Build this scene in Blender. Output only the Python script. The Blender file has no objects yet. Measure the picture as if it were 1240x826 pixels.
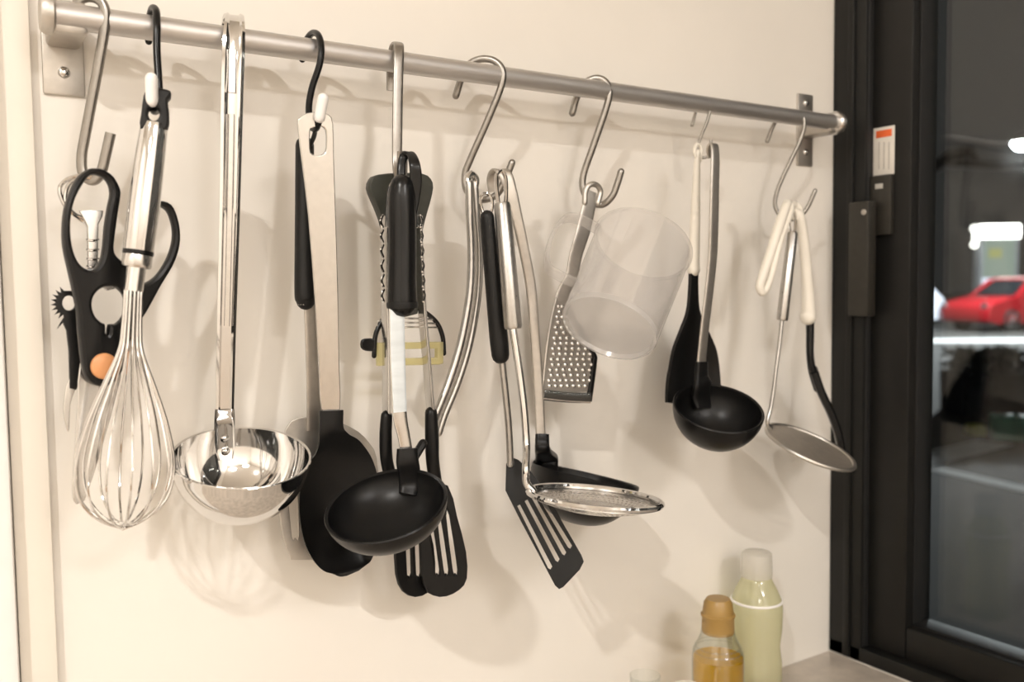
import bpy, bmesh, math, random
from mathutils import Vector, Matrix
import mathutils.geometry
random.seed(4)
SC = bpy.context.scene
COL = SC.collection

# ------------------------------------------------------------------ camera
FPX = 1081.0
YAW, PITCH, ROLL = math.radians(32.9), math.radians(3.4), math.radians(-0.76)
CAM = Vector((-0.8441, -0.6447, 1.33))
fw = Vector((math.sin(YAW)*math.cos(PITCH), math.cos(YAW)*math.cos(PITCH), -math.sin(PITCH)))
_r0 = Vector((math.cos(YAW), -math.sin(YAW), 0)); _u0 = _r0.cross(fw)
RT = _r0*math.cos(ROLL) + _u0*math.sin(ROLL)
UP = -_r0*math.sin(ROLL) + _u0*math.cos(ROLL)
cd = bpy.data.cameras.new('camera'); cam = bpy.data.objects.new('camera', cd); COL.objects.link(cam)
cd.sensor_width = 36.0; cd.lens = 36.0*FPX/1240.0; cd.clip_start = 0.02; cd.clip_end = 400
m3 = Matrix((RT, UP, -fw)).transposed()
cam.matrix_world = Matrix.Translation(CAM) @ m3.to_4x4()
cd.dof.use_dof = True; cd.dof.focus_distance = 0.64; cd.dof.aperture_fstop = 6.3
SC.camera = cam

# ------------------------------------------------------------------ world, exposure
W = bpy.data.worlds.new('night'); SC.world = W; W.use_nodes = True
W.node_tree.nodes['Background'].inputs[0].default_value = (0.025, 0.025, 0.0245, 1)
W.node_tree.nodes['Background'].inputs[1].default_value = 1.0
SC.view_settings.view_transform = 'Standard'; SC.view_settings.look = 'None'
SC.view_settings.gamma = 1.0; SC.view_settings.use_curve_mapping = False
SC.view_settings.exposure = -0.12
# ceiling lamps: (x, y, disc diameter, watts); the housings are built with the room below
CEIL = 2.5
WARM = (1.0, 0.97, 0.92)
LAMPS = [(-1.92, -1.25, 0.075, 34.0, WARM),
         (-0.55, -2.5, 0.60, 32.0, (1.0, 0.97, 0.95)),  # wide unseen lamp, added to raise the ambient light
         (-1.8, -2.7, 0.60, 14.0, WARM)]  # second wide unseen lamp, added as soft fill

# ------------------------------------------------------------------ pixel helpers
def ray(x, y): return fw + RT*((x-620.0)/FPX) + UP*((413.0-y)/FPX)
def at(x, y, Y):                       # on the plane at distance -Y in front of the back wall
    d = ray(x, y); return CAM + d*((Y-CAM.y)/d.y)
def atX(x, y, X):
    d = ray(x, y); return CAM + d*((X-CAM.x)/d.x)
def atZ(x, y, Z):
    d = ray(x, y); return CAM + d*((Z-CAM.z)/d.z)
def onpl(x, y, P, n):
    d = ray(x, y); return CAM + d*((P-CAM).dot(n)/d.dot(n))
def depth(p): return (p-CAM).dot(fw)
def mpx(p): return depth(p)/FPX        # metres per pixel at a point
def A(*pts): return [at(*p) for p in pts]

# ------------------------------------------------------------------ materials
MATS = {}
def newmat(name):
    m = bpy.data.materials.new(name); m.use_nodes = True
    return m, m.node_tree, m.node_tree.nodes, m.node_tree.links
def pmat(name, col, rough=0.4, metal=0.0, var=0.06, bump=0.0, scale=60.0, spec=0.5, coat=0.0, stretch=None, rvar=0.0):
    if name in MATS: return MATS[name]
    m, t, N, L = newmat(name); b = N['Principled BSDF']
    tc = N.new('ShaderNodeTexCoord'); mp = N.new('ShaderNodeMapping'); L.new(tc.outputs['Object'], mp.inputs[0])
    if stretch: mp.inputs['Scale'].default_value = stretch
    nz = N.new('ShaderNodeTexNoise'); nz.inputs['Scale'].default_value = scale; nz.inputs['Detail'].default_value = 4
    L.new(mp.outputs[0], nz.inputs['Vector'])
    rp = N.new('ShaderNodeValToRGB')
    rp.color_ramp.elements[0].position = 0.3; rp.color_ramp.elements[1].position = 0.7
    rp.color_ramp.elements[0].color = tuple(c*(1-var) for c in col[:3])+(1,)
    rp.color_ramp.elements[1].color = tuple(min(1, c*(1+var)) for c in col[:3])+(1,)
    L.new(nz.outputs['Fac'], rp.inputs[0]); L.new(rp.outputs[0], b.inputs['Base Color'])
    b.inputs['Metallic'].default_value = metal; b.inputs['Roughness'].default_value = rough
    b.inputs['Specular IOR Level'].default_value = spec; b.inputs['Coat Weight'].default_value = coat
    if rvar:
        mr = N.new('ShaderNodeMapRange'); mr.inputs['To Min'].default_value = rough-rvar; mr.inputs['To Max'].default_value = rough+rvar
        L.new(nz.outputs['Fac'], mr.inputs['Value']); L.new(mr.outputs[0], b.inputs['Roughness'])
    if bump:
        bp = N.new('ShaderNodeBump'); bp.inputs['Strength'].default_value = bump; bp.inputs['Distance'].default_value = 0.001
        L.new(nz.outputs['Fac'], bp.inputs['Height']); L.new(bp.outputs[0], b.inputs['Normal'])
    MATS[name] = m; return m
def emat(name, col, s):
    m, t, N, L = newmat(name); b = N['Principled BSDF']
    b.inputs['Base Color'].default_value = (0, 0, 0, 1); b.inputs['Emission Color'].default_value = (*col, 1)
    b.inputs['Emission Strength'].default_value = s; MATS[name] = m; return m
def clear(name, tint, milk=0.0, milkcol=(1, 1, 1), gloss=0.06, rough=0.05):
    """thin clear plastic or glass: tinted see-through, a share of milky scatter, fresnel gloss"""
    m, t, N, L = newmat(name); N.remove(N['Principled BSDF']); out = N['Material Output']
    tr = N.new('ShaderNodeBsdfTransparent'); tr.inputs[0].default_value = (*tint, 1)
    cur = tr.outputs[0]
    if milk:
        df = N.new('ShaderNodeBsdfDiffuse'); df.inputs[0].default_value = (*milkcol, 1)
        tl = N.new('ShaderNodeBsdfTranslucent'); tl.inputs[0].default_value = (*milkcol, 1)
        a = N.new('ShaderNodeMixShader'); a.inputs[0].default_value = 0.65; L.new(df.outputs[0], a.inputs[1]); L.new(tl.outputs[0], a.inputs[2])
        b = N.new('ShaderNodeMixShader'); b.inputs[0].default_value = milk; L.new(cur, b.inputs[1]); L.new(a.outputs[0], b.inputs[2]); cur = b.outputs[0]
    gl = N.new('ShaderNodeBsdfGlossy'); gl.inputs['Roughness'].default_value = rough
    lw = N.new('ShaderNodeLayerWeight'); lw.inputs['Blend'].default_value = 0.5
    pw = N.new('ShaderNodeMath'); pw.operation = 'POWER'; pw.inputs[1].default_value = 4.0; L.new(lw.outputs['Facing'], pw.inputs[0])
    ma = N.new('ShaderNodeMath'); ma.operation = 'MULTIPLY_ADD'; ma.inputs[1].default_value = 0.55; ma.inputs[2].default_value = gloss; L.new(pw.outputs[0], ma.inputs[0])
    mx = N.new('ShaderNodeMixShader'); L.new(ma.outputs[0], mx.inputs[0]); L.new(cur, mx.inputs[1]); L.new(gl.outputs[0], mx.inputs[2])
    L.new(mx.outputs[0], out.inputs[0]); MATS[name] = m; return m

STEEL = pmat('brushed_steel', (0.50, 0.485, 0.465), 0.30, 1.0, 0.05, 0.02, 300, rvar=0.06)
RAILM = pmat('satin_rail_steel', (0.62, 0.60, 0.585), 0.48, 1.0, 0.05, 0.03, 250, stretch=(0.1, 1, 1), rvar=0.05)
HOOKM = pmat('hook_steel', (0.33, 0.31, 0.285), 0.34, 1.0, 0.06, 0.02, 200)
CHROME = pmat('polished_steel', (0.71, 0.70, 0.69), 0.07, 1.0, 0.02, 0.0, 80)
SATIN = pmat('satin_steel', (0.68, 0.665, 0.645), 0.24, 1.0, 0.04, 0.02, 200)
DULL = pmat('dull_steel', (0.55, 0.52, 0.48), 0.45, 1.0, 0.06, 0.02, 150)
NYLON = pmat('black_nylon', (0.006, 0.0058, 0.0058), 0.34, 0.0, 0.15, 0.02, 400, 0.26)
BLACKG = pmat('black_gloss_plastic', (0.006, 0.0058, 0.0058), 0.26, 0.0, 0.1, 0.0, 80, 0.32)
RUBBER = pmat('black_rubber', (0.008, 0.0078, 0.0075), 0.45, 0.0, 0.1, 0.05, 500, 0.3)
GREENBLK = pmat('dark_olive_rubber', (0.035, 0.036, 0.027), 0.45, 0.0, 0.12, 0.04, 200)
WHITEP = pmat('cream_white_plastic', (0.82, 0.77, 0.68), 0.38, 0.0, 0.02, 0.0, 40)
WTIP = pmat('white_hook_tip', (0.88, 0.86, 0.84), 0.4, 0.0, 0.02)
ORANGE = pmat('orange_plastic', (0.72, 0.33, 0.14), 0.4, 0.0, 0.06)
LABELM = pmat('pale_blue_label_film', (0.70, 0.76, 0.80), 0.35, 0.3, 0.10, 0.0, 30, stretch=(1, 1, 4))
YELLOWP = clear('pale_yellow_plastic', (0.95, 0.90, 0.62), 0.55, (0.92, 0.88, 0.60))
CLEARP = clear('milky_clear_plastic', (0.99, 0.985, 0.985), 0.16, (1, .99, .99), gloss=.09, rough=.12)
CLEARB = clear('frosted_plastic_base', (0.99, 0.985, 0.985), 0.30, (1, 1, 1), gloss=.10, rough=.15)
GLASS = clear('clear_glass', (0.97, 0.98, 0.97))
PANE = clear('window_pane_glass', (0.95, 0.97, 0.96), gloss=.04)
WALLM = pmat('cream_wall_paint', (0.845, 0.80, 0.735), 0.55, 0.0, 0.018, 0.02, 9)
TRIMM = pmat('cream_trim_paint', (0.83, 0.77, 0.68), 0.4, 0.0, 0.015, 0.01, 12)
WHITEW = pmat('white_gloss_paint', (0.90, 0.88, 0.85), 0.3, 0.0, 0.02)
CEILM = pmat('ceiling_paint', (0.85, 0.82, 0.77), 0.7, 0.0, 0.02)
FLOORM = pmat('wood_floor', (0.36, 0.25, 0.16), 0.4, 0.0, 0.25, 0.03, 6, stretch=(1, 9, 1))
STONE = pmat('beige_stone_counter', (0.66, 0.58, 0.50), 0.35, 0.0, 0.16, 0.02, 40)
FRAMEM = pmat('black_window_aluminium', (0.0075, 0.0075, 0.0068), 0.45, 0.0, 0.12, 0.02, 60, 0.3)
FRAME2 = pmat('black_sash_aluminium', (0.009, 0.0085, 0.0078), 0.45, 0.0, 0.12, 0.02, 60, 0.3)
GASKET = pmat('black_gasket', (0.008, 0.008, 0.008), 0.6, 0.0, 0.1)
BRONZE = pmat('dark_bronze_lock', (0.028, 0.025, 0.020), 0.45, 0.2, 0.1, 0.02, 120)

# ------------------------------------------------------------------ object helpers
def worldloc(o):
    p = Vector((0, 0, 0))
    while o is not None: p += o.location; o = o.parent
    return p
def thing(name, label, cat, loc, group=None):
    o = bpy.data.objects.new(name, None); COL.objects.link(o); o.empty_display_size = 0.02
    o.location = loc; o['label'] = label; o['category'] = cat
    if group: o['group'] = group
    return o
def tag(o, label, cat, group=None):
    o['label'] = label; o['category'] = cat
    if group: o['group'] = group
    return o
def link(name, me, mat, parent=None, sharp=40, label=None):
    me.materials.clear(); me.materials.append(mat)
    vs = me.vertices
    lo = Vector((min(v.co.x for v in vs), min(v.co.y for v in vs), min(v.co.z for v in vs)))
    hi = Vector((max(v.co.x for v in vs), max(v.co.y for v in vs), max(v.co.z for v in vs)))
    c = (lo+hi)/2
    if parent is None: c.z = lo.z
    me.transform(Matrix.Translation(-c))
    me.shade_smooth(); me.set_sharp_from_angle(angle=math.radians(sharp))
    o = bpy.data.objects.new(name, me); COL.objects.link(o)
    if parent is not None:
        o.parent = parent; o.location = c - worldloc(parent)
    else: o.location = c
    if label: o['label'] = label
    return o
def mesh(verts, faces):
    me = bpy.data.meshes.new('m'); me.from_pydata([tuple(v) for v in verts], [], faces)
    bm = bmesh.new(); bm.from_mesh(me); bmesh.ops.recalc_face_normals(bm, faces=bm.faces); bm.to_mesh(me); bm.free(); return me
def join(mes):
    vs, fs = [], []
    for me in mes:
        o = len(vs); vs += [v.co.copy() for v in me.vertices]; fs += [[i+o for i in p.vertices] for p in me.polygons]
    return mesh(vs, fs)
def catmull(pts, n=6, closed=False):
    pts = [tuple(p) for p in pts]; k = len(pts); out = []
    if k < 3 and not closed: return [list(p) for p in pts]
    segs = k if closed else k-1
    for i in range(segs):
        if closed: P = [pts[(i+j-1) % k] for j in range(4)]
        else:
            P = [pts[max(0, min(k-1, i+j-1))] for j in range(4)]
            if i == 0: P[0] = tuple(2*a-b for a, b in zip(pts[0], pts[1]))
            if i == k-2: P[3] = tuple(2*a-b for a, b in zip(pts[-1], pts[-2]))
        for s in range(n):
            t = s/n
            out.append([0.5*(2*b+(-a+c)*t+(2*a-5*b+4*c-d)*t*t+(-a+3*b-3*c+d)*t**3) for a, b, c, d in zip(*P)])
    if not closed: out.append(list(pts[-1]))
    return out
def sweep(path, prof, width=None, scales=None, closed=False, caps=True):
    """prof: closed list of (a, b); a along the width direction, b across it"""
    path = [Vector(p) for p in path]; n = len(path); k = len(prof)
    T = []
    for i in range(n):
        a = path[(i-1) % n] if (closed or i > 0) else path[i]
        b = path[(i+1) % n] if (closed or i < n-1) else path[i]
        T.append((b-a).normalized())
    vs = []; N = None
    for i in range(n):
        if width is not None:
            w = Vector(width[i]) if isinstance(width, list) else Vector(width)
            N = (w - T[i]*w.dot(T[i])).normalized()
        else:
            if N is None:
                w = Vector((0, 0, 1)) if abs(T[i].z) < 0.9 else Vector((1, 0, 0))
            else: w = N
            N = (w - T[i]*w.dot(T[i])).normalized()
        B = T[i].cross(N)
        s = scales[i] if scales else 1.0
        sa, sb = s if isinstance(s, (tuple, list)) else (s, s)
        vs += [path[i] + N*(a*sa) + B*(b*sb) for a, b in prof]
    fs = []
    for i in range(n if closed else n-1):
        j = (i+1) % n
        for q in range(k):
            fs.append([i*k+q, i*k+(q+1) % k, j*k+(q+1) % k, j*k+q])
    if caps and not closed:
        fs.append(list(range(k))[::-1]); fs.append([(n-1)*k+q for q in range(k)])
    return mesh(vs, fs)
def circ(r=1.0, n=12, rb=None): return [(r*math.cos(2*math.pi*i/n), (rb or r)*math.sin(2*math.pi*i/n)) for i in range(n)]
def rrect(w, t, r=None, n=3):
    r = min(w, t)*0.35 if r is None else r; out = []
    for cx, cy, a0 in ((w/2-r, t/2-r, 0), (-w/2+r, t/2-r, 90), (-w/2+r, -t/2+r, 180), (w/2-r, -t/2+r, 270)):
        for i in range(n+1):
            a = math.radians(a0+90*i/n); out.append((cx+r*math.cos(a), cy+r*math.sin(a)))
    return out
def tube(path, r, n=6, seg=12, round_ends=True, closed=False):
    """path of Vectors, r a number or one per point; smoothed"""
    rr = r if isinstance(r, (list, tuple)) else [r]*len(path)
    P = catmull([(*p, q) for p, q in zip(path, rr)], n, closed)
    pts = [Vector(p[:3]) for p in P]; rad = [p[3] for p in P]
    if round_ends and not closed:
        for end in (0, 1):
            i0, i1 = (0, 1) if end == 0 else (-1, -2)
            d = (pts[i0]-pts[i1]).normalized(); base = pts[i0].copy(); rb = rad[i0]
            ex = [(base+d*rb*math.sin(a), max(rb*math.cos(a), rb*0.08)) for a in (0.5, 1.0, 1.45)]
            if end == 0:
                for p, q in ex: pts.insert(0, p); rad.insert(0, q)
            else:
                for p, q in ex: pts.append(p); rad.append(q)
    return sweep(pts, circ(1.0, seg), None, rad, closed)
def strip(path, w, t, width, n=6, r=None):
    ww = w if isinstance(w, (list, tuple)) else [w]*len(path)
    P = catmull([(*p, q) for p, q in zip(path, ww)], n)
    return sweep([p[:3] for p in P], rrect(1, 1, 0.3) if r is None else r, width, [(p[3], t) for p in P])
def lathe(prof, O, axis, seg=32, ref=None):
    """prof: list of (radius, height along axis); radius 0 closes the end"""
    ax = Vector(axis).normalized(); O = Vector(O)
    w = Vector(ref) if ref is not None else (Vector((1, 0, 0)) if abs(ax.x) < 0.9 else Vector((0, 1, 0)))
    e1 = (w-ax*w.dot(ax)).normalized(); e2 = ax.cross(e1)
    vs, fs, rows = [], [], []
    for r, h in prof:
        if r < 1e-7: rows.append([len(vs)]); vs.append(O+ax*h)
        else:
            rows.append(list(range(len(vs), len(vs)+seg)))
            vs += [O+ax*h+(e1*math.cos(2*math.pi*i/seg)+e2*math.sin(2*math.pi*i/seg))*r for i in range(seg)]
    for a, b in zip(rows, rows[1:]):
        for i in range(seg):
            j = (i+1) % seg
            if len(a) == 1 and len(b) == 1: continue
            if len(a) == 1: fs.append([a[0], b[j], b[i]])
            elif len(b) == 1: fs.append([a[i], a[j], b[0]])
            else: fs.append([a[i], a[j], b[j], b[i]])
    return mesh(vs, fs)
def ring(O, axis, R, r, seg=32, s2=8):
    prof = [(R+r*math.cos(2*math.pi*i/s2), r*math.sin(2*math.pi*i/s2)) for i in range(s2+1)]
    return lathe(prof, O, axis, seg)
def box(lo, hi, bev=0.0, seg=2):
    bm = bmesh.new(); bmesh.ops.create_cube(bm, size=1.0)
    lo = Vector(lo); hi = Vector(hi)
    for v in bm.verts: v.co = Vector([(lo[i]+hi[i])/2+v.co[i]*(hi[i]-lo[i]) for i in range(3)])
    if bev: bmesh.ops.bevel(bm, geom=bm.edges[:], offset=bev, segments=seg, affect='EDGES', profile=0.5)
    me = bpy.data.meshes.new('m'); bm.to_mesh(me); bm.free(); return me
def plate(outline, P0, n, thick, holes=(), bev=0.0004, smooth=3):
    """outline and holes in photo pixels, laid on the plane (P0, n) and given a thickness"""
    n = Vector(n).normalized(); P0 = Vector(P0)
    e1 = (RT-n*RT.dot(n)).normalized(); e2 = n.cross(e1)
    def to2(px):
        q = onpl(px[0], px[1], P0, n)-P0; return (q.dot(e1), q.dot(e2))
    cu = bpy.data.curves.new('c', 'CURVE'); cu.dimensions = '2D'; cu.fill_mode = 'BOTH'
    cu.extrude = max(thick/2-bev, 1e-5); cu.bevel_depth = bev; cu.bevel_resolution = 1; cu.offset = -bev
    for loop in [outline]+list(holes):
        pts = [to2(p) for p in loop]
        if smooth: pts = [tuple(p) for p in catmull(pts, smooth, True)]
        sp = cu.splines.new('POLY'); sp.points.add(len(pts)-1); sp.use_cyclic_u = True
        for q, p in zip(sp.points, pts): q.co = (p[0], p[1], 0, 1)
    ob = bpy.data.objects.new('c', cu); me = bpy.data.meshes.new_from_object(ob)
    bpy.data.objects.remove(ob); bpy.data.curves.remove(cu)
    M = Matrix((e1, e2, n)).transposed().to_4x4(); M.translation = P0; me.transform(M)
    return me
def ell(cx, cy, a, b, tilt=0, n=20):
    t = math.radians(tilt); return [(cx+a*math.cos(u)*math.cos(t)-b*math.sin(u)*math.sin(t), cy+a*math.cos(u)*math.sin(t)+b*math.sin(u)*math.cos(t)) for u in [2*math.pi*i/n for i in range(n)]]
def disc_frame(cx, cy, a, b, tilt, Y):
    """a circle seen as this ellipse (tilt in degrees, clockwise down to the right): centre, upward normal towards the viewer, radius"""
    c = at(cx, cy, Y); v = (c-CAM).normalized()
    t = math.radians(tilt)
    mn = RT*math.sin(t)+UP*math.cos(t); mn = (mn-v*mn.dot(v)).normalized()
    k = b/a
    n = (-v)*k+mn*math.sqrt(1-k*k)
    return c, n.normalized(), a*mpx(c)
def rim_dir(fr, px, py):
    """unit direction from the centre of a rim to its point seen nearest to a photo pixel, on the far side"""
    c, n, R = fr; e1 = (RT-n*RT.dot(n)).normalized(); e2 = n.cross(e1); best = None
    for i in range(180):
        u = 2*math.pi*i/180; d = e1*math.cos(u)+e2*math.sin(u); p = c+d*R-CAM; z = p.dot(fw)
        e = (620+FPX*p.dot(RT)/z-px)**2+(413-FPX*p.dot(UP)/z-py)**2
        if best is None or e < best[0]: best = (e, d)
    return best[1]
def bowl_prof(R, d, th, fl=0.35, n=14, lip=0.0):
    """closed wall profile of a bowl: rim at height 0, bottom at -d, flattened over the share fl"""
    o = []
    for i in range(n+1):
        u = math.pi/2*i/n
        r = R*math.cos(u)**(1-fl*0.5) if i < n else 0.0
        o.append((max(r, 0), -d*math.sin(u)**(1+fl*0.3)))
    inn = [(r*(1-th/R), h*(1-th/d)) for r, h in o]
    pr = [(R+lip, 0.0)] + o + inn[::-1][1:]+[(R-th*0.4, th*0.35), (R+lip-0.0001, th*0.3), (R+lip, 0.0)]
    # outer from rim down to the axis, then the inner skin back up
    out = [(R+lip, 0.0)]+o[1:]+[(0.0, -d+th)]+inn[::-1][1:]+[(R+lip-th*0.3, th*0.4), (R+lip, 0.0)]
    return out
def dish(path, hw, dep, W, th=0.002, nu=12, n=5, face=None):
    """spoon or blade: centre line, half widths, hollow depths; hollow faces 'face'"""
    P = catmull([(*p, a, b) for p, a, b in zip(path, hw, dep)], n); face = Vector(face if face else (0, -1, 0)); W = Vector(W)
    k = len(P); pts = [Vector(p[:3]) for p in P]; F, Bk = [], []
    for i in range(k):
        T = (pts[min(k-1, i+1)]-pts[max(0, i-1)]).normalized()
        w = (W-T*W.dot(T)).normalized(); N = T.cross(w)
        if N.dot(face) < 0: N = -N
        for j in range(nu+1):
            u = -1+2*j/nu
            p = pts[i]+w*(u*P[i][3])-N*(P[i][4]*(1-u*u))
            F.append(p+N*th/2); Bk.append(p-N*th/2)
    q = nu+1; vs = F+Bk; o = len(F); fs = []
    for i in range(k-1):
        for j in range(nu):
            a = i*q+j; fs.append([a, a+1, a+q+1, a+q]); fs.append([o+a, o+a+q, o+a+q+1, o+a+1])
        fs.append([i*q, i*q+q, o+i*q+q, o+i*q]); a = i*q+nu; fs.append([a, o+a, o+a+q, a+q])
    for j in range(nu):
        fs.append([j, o+j, o+j+1, j+1]); a = (k-1)*q+j; fs.append([a, a+1, o+a+1, o+a])
    return mesh(vs, fs)
def struct(name, me, mat, parent=None, sharp=40):
    o = link(name, me, mat, parent, sharp)
    if parent is None: o['kind'] = 'structure'
    return o
NY = Vector((0, -1, 0))

#%% STRUCTURE ---------------------------------------------------------------
XL, YF = -2.6, -3.1
CZ = 0.911                                   # counter height
struct('floor', box((XL, YF, -0.05), (0.0, 0.0, 0.0)), FLOORM)
struct('ceiling', box((XL-0.1, YF-0.1, CEIL), (0.15, 0.15, CEIL+0.1)), CEILM)
struct('wall_back', box((XL, 0.0, 0.0), (0.0, 0.12, CEIL)), WALLM)
struct('wall_left', box((XL-0.1, YF, 0.0), (XL, 0.12, CEIL)), WALLM)
struct('wall_front', box((XL-0.1, YF-0.1, 0.0), (0.12, YF, CEIL)), WALLM)
# wall with the window: below, above and beside the opening
YW1 = -1.35; ZW1 = 2.12
wr = struct('wall_right', join([box((0.0, YF, 0.0), (0.12, 0.12, CZ)), box((0.0, YF, ZW1), (0.12, 0.12, CEIL)), box((0.0, YF, CZ), (0.12, YW1, ZW1)),
                                box((0.012, -0.0005, CZ), (0.12, 0.12, ZW1))]), WALLM)
# trims at the left end of the wall
struct('trim_1', box((-0.8075, -0.006, 0.0), (-0.7862, 0.0, CEIL), 0.001), TRIMM)
struct('trim_2', box((-0.840, -0.016, 0.0), (-0.8085, 0.0, CEIL), 0.003), WHITEW)
# window frame: outer frame, sash, gasket, pane
z_sash = atX(1103, 762, 0.012).z; y_sash = atX(1052, 400, 0.012).y; y_gl = atX(1101, 400, 0.012).y
z_gl = atX(1128, 751, 0.02).z
wf = struct('window_1', join([box((0.0, y_sash-0.002, CZ), (0.10, 0.0, ZW1), 0.0015), box((0.0, YW1, ZW1-0.05), (0.10, 0.0, ZW1), 0.0015),
                              box((0.0, YW1, CZ), (0.10, YW1+0.05, ZW1), 0.0015), box((0.0, YW1, CZ), (0.10, 0.0, CZ+0.016), 0.0015)]), FRAMEM)
link('sash', join([box((0.012, y_gl, CZ+0.0165), (0.058, y_sash, ZW1-0.05), 0.003), box((0.012, YW1+0.05, CZ+0.0165), (0.058, y_gl, z_sash), 0.003),
                   box((0.012, YW1+0.05, ZW1-0.12), (0.058, y_gl, ZW1-0.05), 0.003), box((0.012, YW1+0.05, CZ+0.0165), (0.058, YW1+0.12, ZW1-0.05), 0.003)]), FRAME2, wf)
link('sash_groove', box((0.004, y_sash-0.003, CZ+0.0165), (0.0125, y_sash+0.004, ZW1-0.05), 0.001), GASKET, wf)
link('frame_rib', box((-0.004, -0.028, CZ+0.002), (0.002, -0.020, ZW1), 0.0015), FRAMEM, wf)
gk = 0.0016
link('gasket', join([box((0.024, y_gl-gk, z_sash), (0.052, y_gl, ZW1-0.12), 0.0007), box((0.024, YW1+0.12, z_sash), (0.052, y_gl, z_sash+gk), 0.0007)]), GASKET, wf)
link('pane', box((0.043, YW1+0.10, z_sash-0.01), (0.048, y_gl+0.01, ZW1-0.10)), PANE, wf)
# lock parts and sticker on the sash
def onX(x0, y0, x1, y1, X, d, bev):
    a = atX(x0, y0, X); b = atX(x1, y1, X)
    return box((X-d, min(a.y, b.y), min(a.z, b.z)), (X+0.001, max(a.y, b.y), max(a.z, b.z)), bev)
lk = link('lock_plate', onX(1057, 214, 1082, 284, 0.012, 0.006, 0.0015), BRONZE, wf)
link('lock_mark', onX(1060, 223, 1069, 228, 0.006, 0.0006, 0.0001), pmat('grey_print', (0.5, 0.48, 0.44), 0.5), lk)
hd = link('handle_bar', onX(1037, 246, 1060, 383, 0.0, 0.014, 0.002), BRONZE, wf)
pk = atX(1046, 257, -0.014)
link('screw', lathe([(0, 0.001), (0.0028, 0.0008), (0.0032, 0), (0.0032, -0.002), (0, -0.002)], pk, (-1, 0, 0), 12), DULL, hd)
STK = pmat('sticker_paper', (0.72, 0.68, 0.62), 0.6, 0.0, 0.03)
st = link('sticker', onX(1058, 156, 1083, 210.5, 0.012, 0.0004, 0.0001), STK, wf)
red = link('sticker_header', onX(1061, 159, 1080, 164.5, 0.0116, 0.0003, 0.0001), pmat('sticker_red', (0.75, 0.13, 0.03), 0.5, 0.0, 0.05), st)
for k in range(3):
    link('text_line', onX(1064+6*k, 172, 1065+6*k, 205, 0.0116, 0.0002, 0.00005), pmat('sticker_grey_text', (0.45, 0.42, 0.38), 0.6), st)
# countertop and lower cabinet front
ct = tag(link('countertop', box((-2.2, -0.62, CZ-0.03), (0.0, 0.0, CZ), 0.002), STONE), 'beige speckled stone countertop along the cream wall', 'countertop')
cb = thing('base_cabinet', 'cream base cabinet carrying the stone countertop', 'cabinet', (-1.1, -0.3, 0))
link('body', box((-2.2, -0.58, 0.0), (-0.004, -0.004, CZ-0.03)), WHITEW, cb)
for k in range(4):
    d = link('door', box((-2.19+0.547*k, -0.60, 0.1), (-2.19+0.547*k+0.54, -0.58, CZ-0.04), 0.003), WHITEW, cb)
    link('handle', tube([Vector((-2.15+0.547*k, -0.625, 0.72)), Vector((-2.15+0.547*k, -0.625, 0.82))], 0.005, 2, 8), STEEL, d)
# ceiling lamps: small downlight, then two wide unseen ones added for soft fill
for i, (x, y, d, w, c) in enumerate(LAMPS):
    lab = ['small round warm ceiling downlight left of the utensil rail', 'unseen wide ceiling lamp added as soft fill nearer the window', 'unseen wide ceiling lamp added as soft fill near the left wall'][i]
    t = thing('ceiling_lamp', lab, 'lamp', (x, y, CEIL), 'ceiling lamps')
    link('housing', lathe([(d*0.52, 0.0), (d*0.72, 0.0), (d*0.72, -0.012), (d*0.6, -0.018), (d*0.53, -0.012), (d*0.52, 0.0)], (x, y, CEIL), (0, 0, 1), 28), WHITEW, t)
    nm_ = ('ceiling_lamp_left_offscreen', 'fill_lamp_window_side_offscreen', 'fill_lamp_behind_offscreen')[i]
    ld = bpy.data.lights.new(nm_, 'AREA'); ld.shape = 'DISK'; ld.size = d; ld.energy = w; ld.color = c
    lo = bpy.data.objects.new(nm_, ld); COL.objects.link(lo); lo.parent = t; lo.location = (0, 0, -0.014)

#%% RAIL ---------------------------------------------------------------------
RY, RZ, RR = -0.038, 1.4975, 0.0078
XA, XB = -0.7795, -0.0455
rail = thing('wall_rail', 'long brushed steel utensil rail on two wall brackets', 'rail', (-0.41, 0, RZ))
link('bar', lathe([(0, 0), (RR, 0), (RR, XB-XA), (0, XB-XA)], (XA, RY, RZ), (1, 0, 0), 32), RAILM, rail)
for X, cx, s in ((XA, -0.7675, 1), (XB, -0.0495, -1)):
    bk = link('bracket_plate', box((cx-0.0122, -0.0028, RZ-0.0405), (cx+0.0122, 0.0, RZ+0.036), 0.0012), DULL, rail)
    link('bracket_arm', box((cx-0.010, RY-0.004, RZ-0.011), (cx+0.010, -0.002, RZ+0.009), 0.003), DULL, rail)
    link('end_cap', lathe([(0, -0.004), (RR*1.3, -0.004), (RR*1.55, -0.0015), (RR*1.55, 0.0025), (RR*1.2, 0.004), (0, 0.004)], (X, RY, RZ), (1, 0, 0), 28), SATIN if s < 0 else DULL, rail)
    for dz in (-0.026, 0.026):
        sc = link('screw', lathe([(0, 0.0022), (0.0022, 0.002), (0.0036, 0.0008), (0.0038, 0), (0, 0)], (cx, -0.0027, RZ+dz), (0, -1, 0), 16), CHROME, bk)
def railpt(x):                       # point of the rail axis seen at photo column x
    d = ray(x, 16+138*(x-60)/950); return CAM+d*((RY-CAM.y)/d.y)
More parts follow.
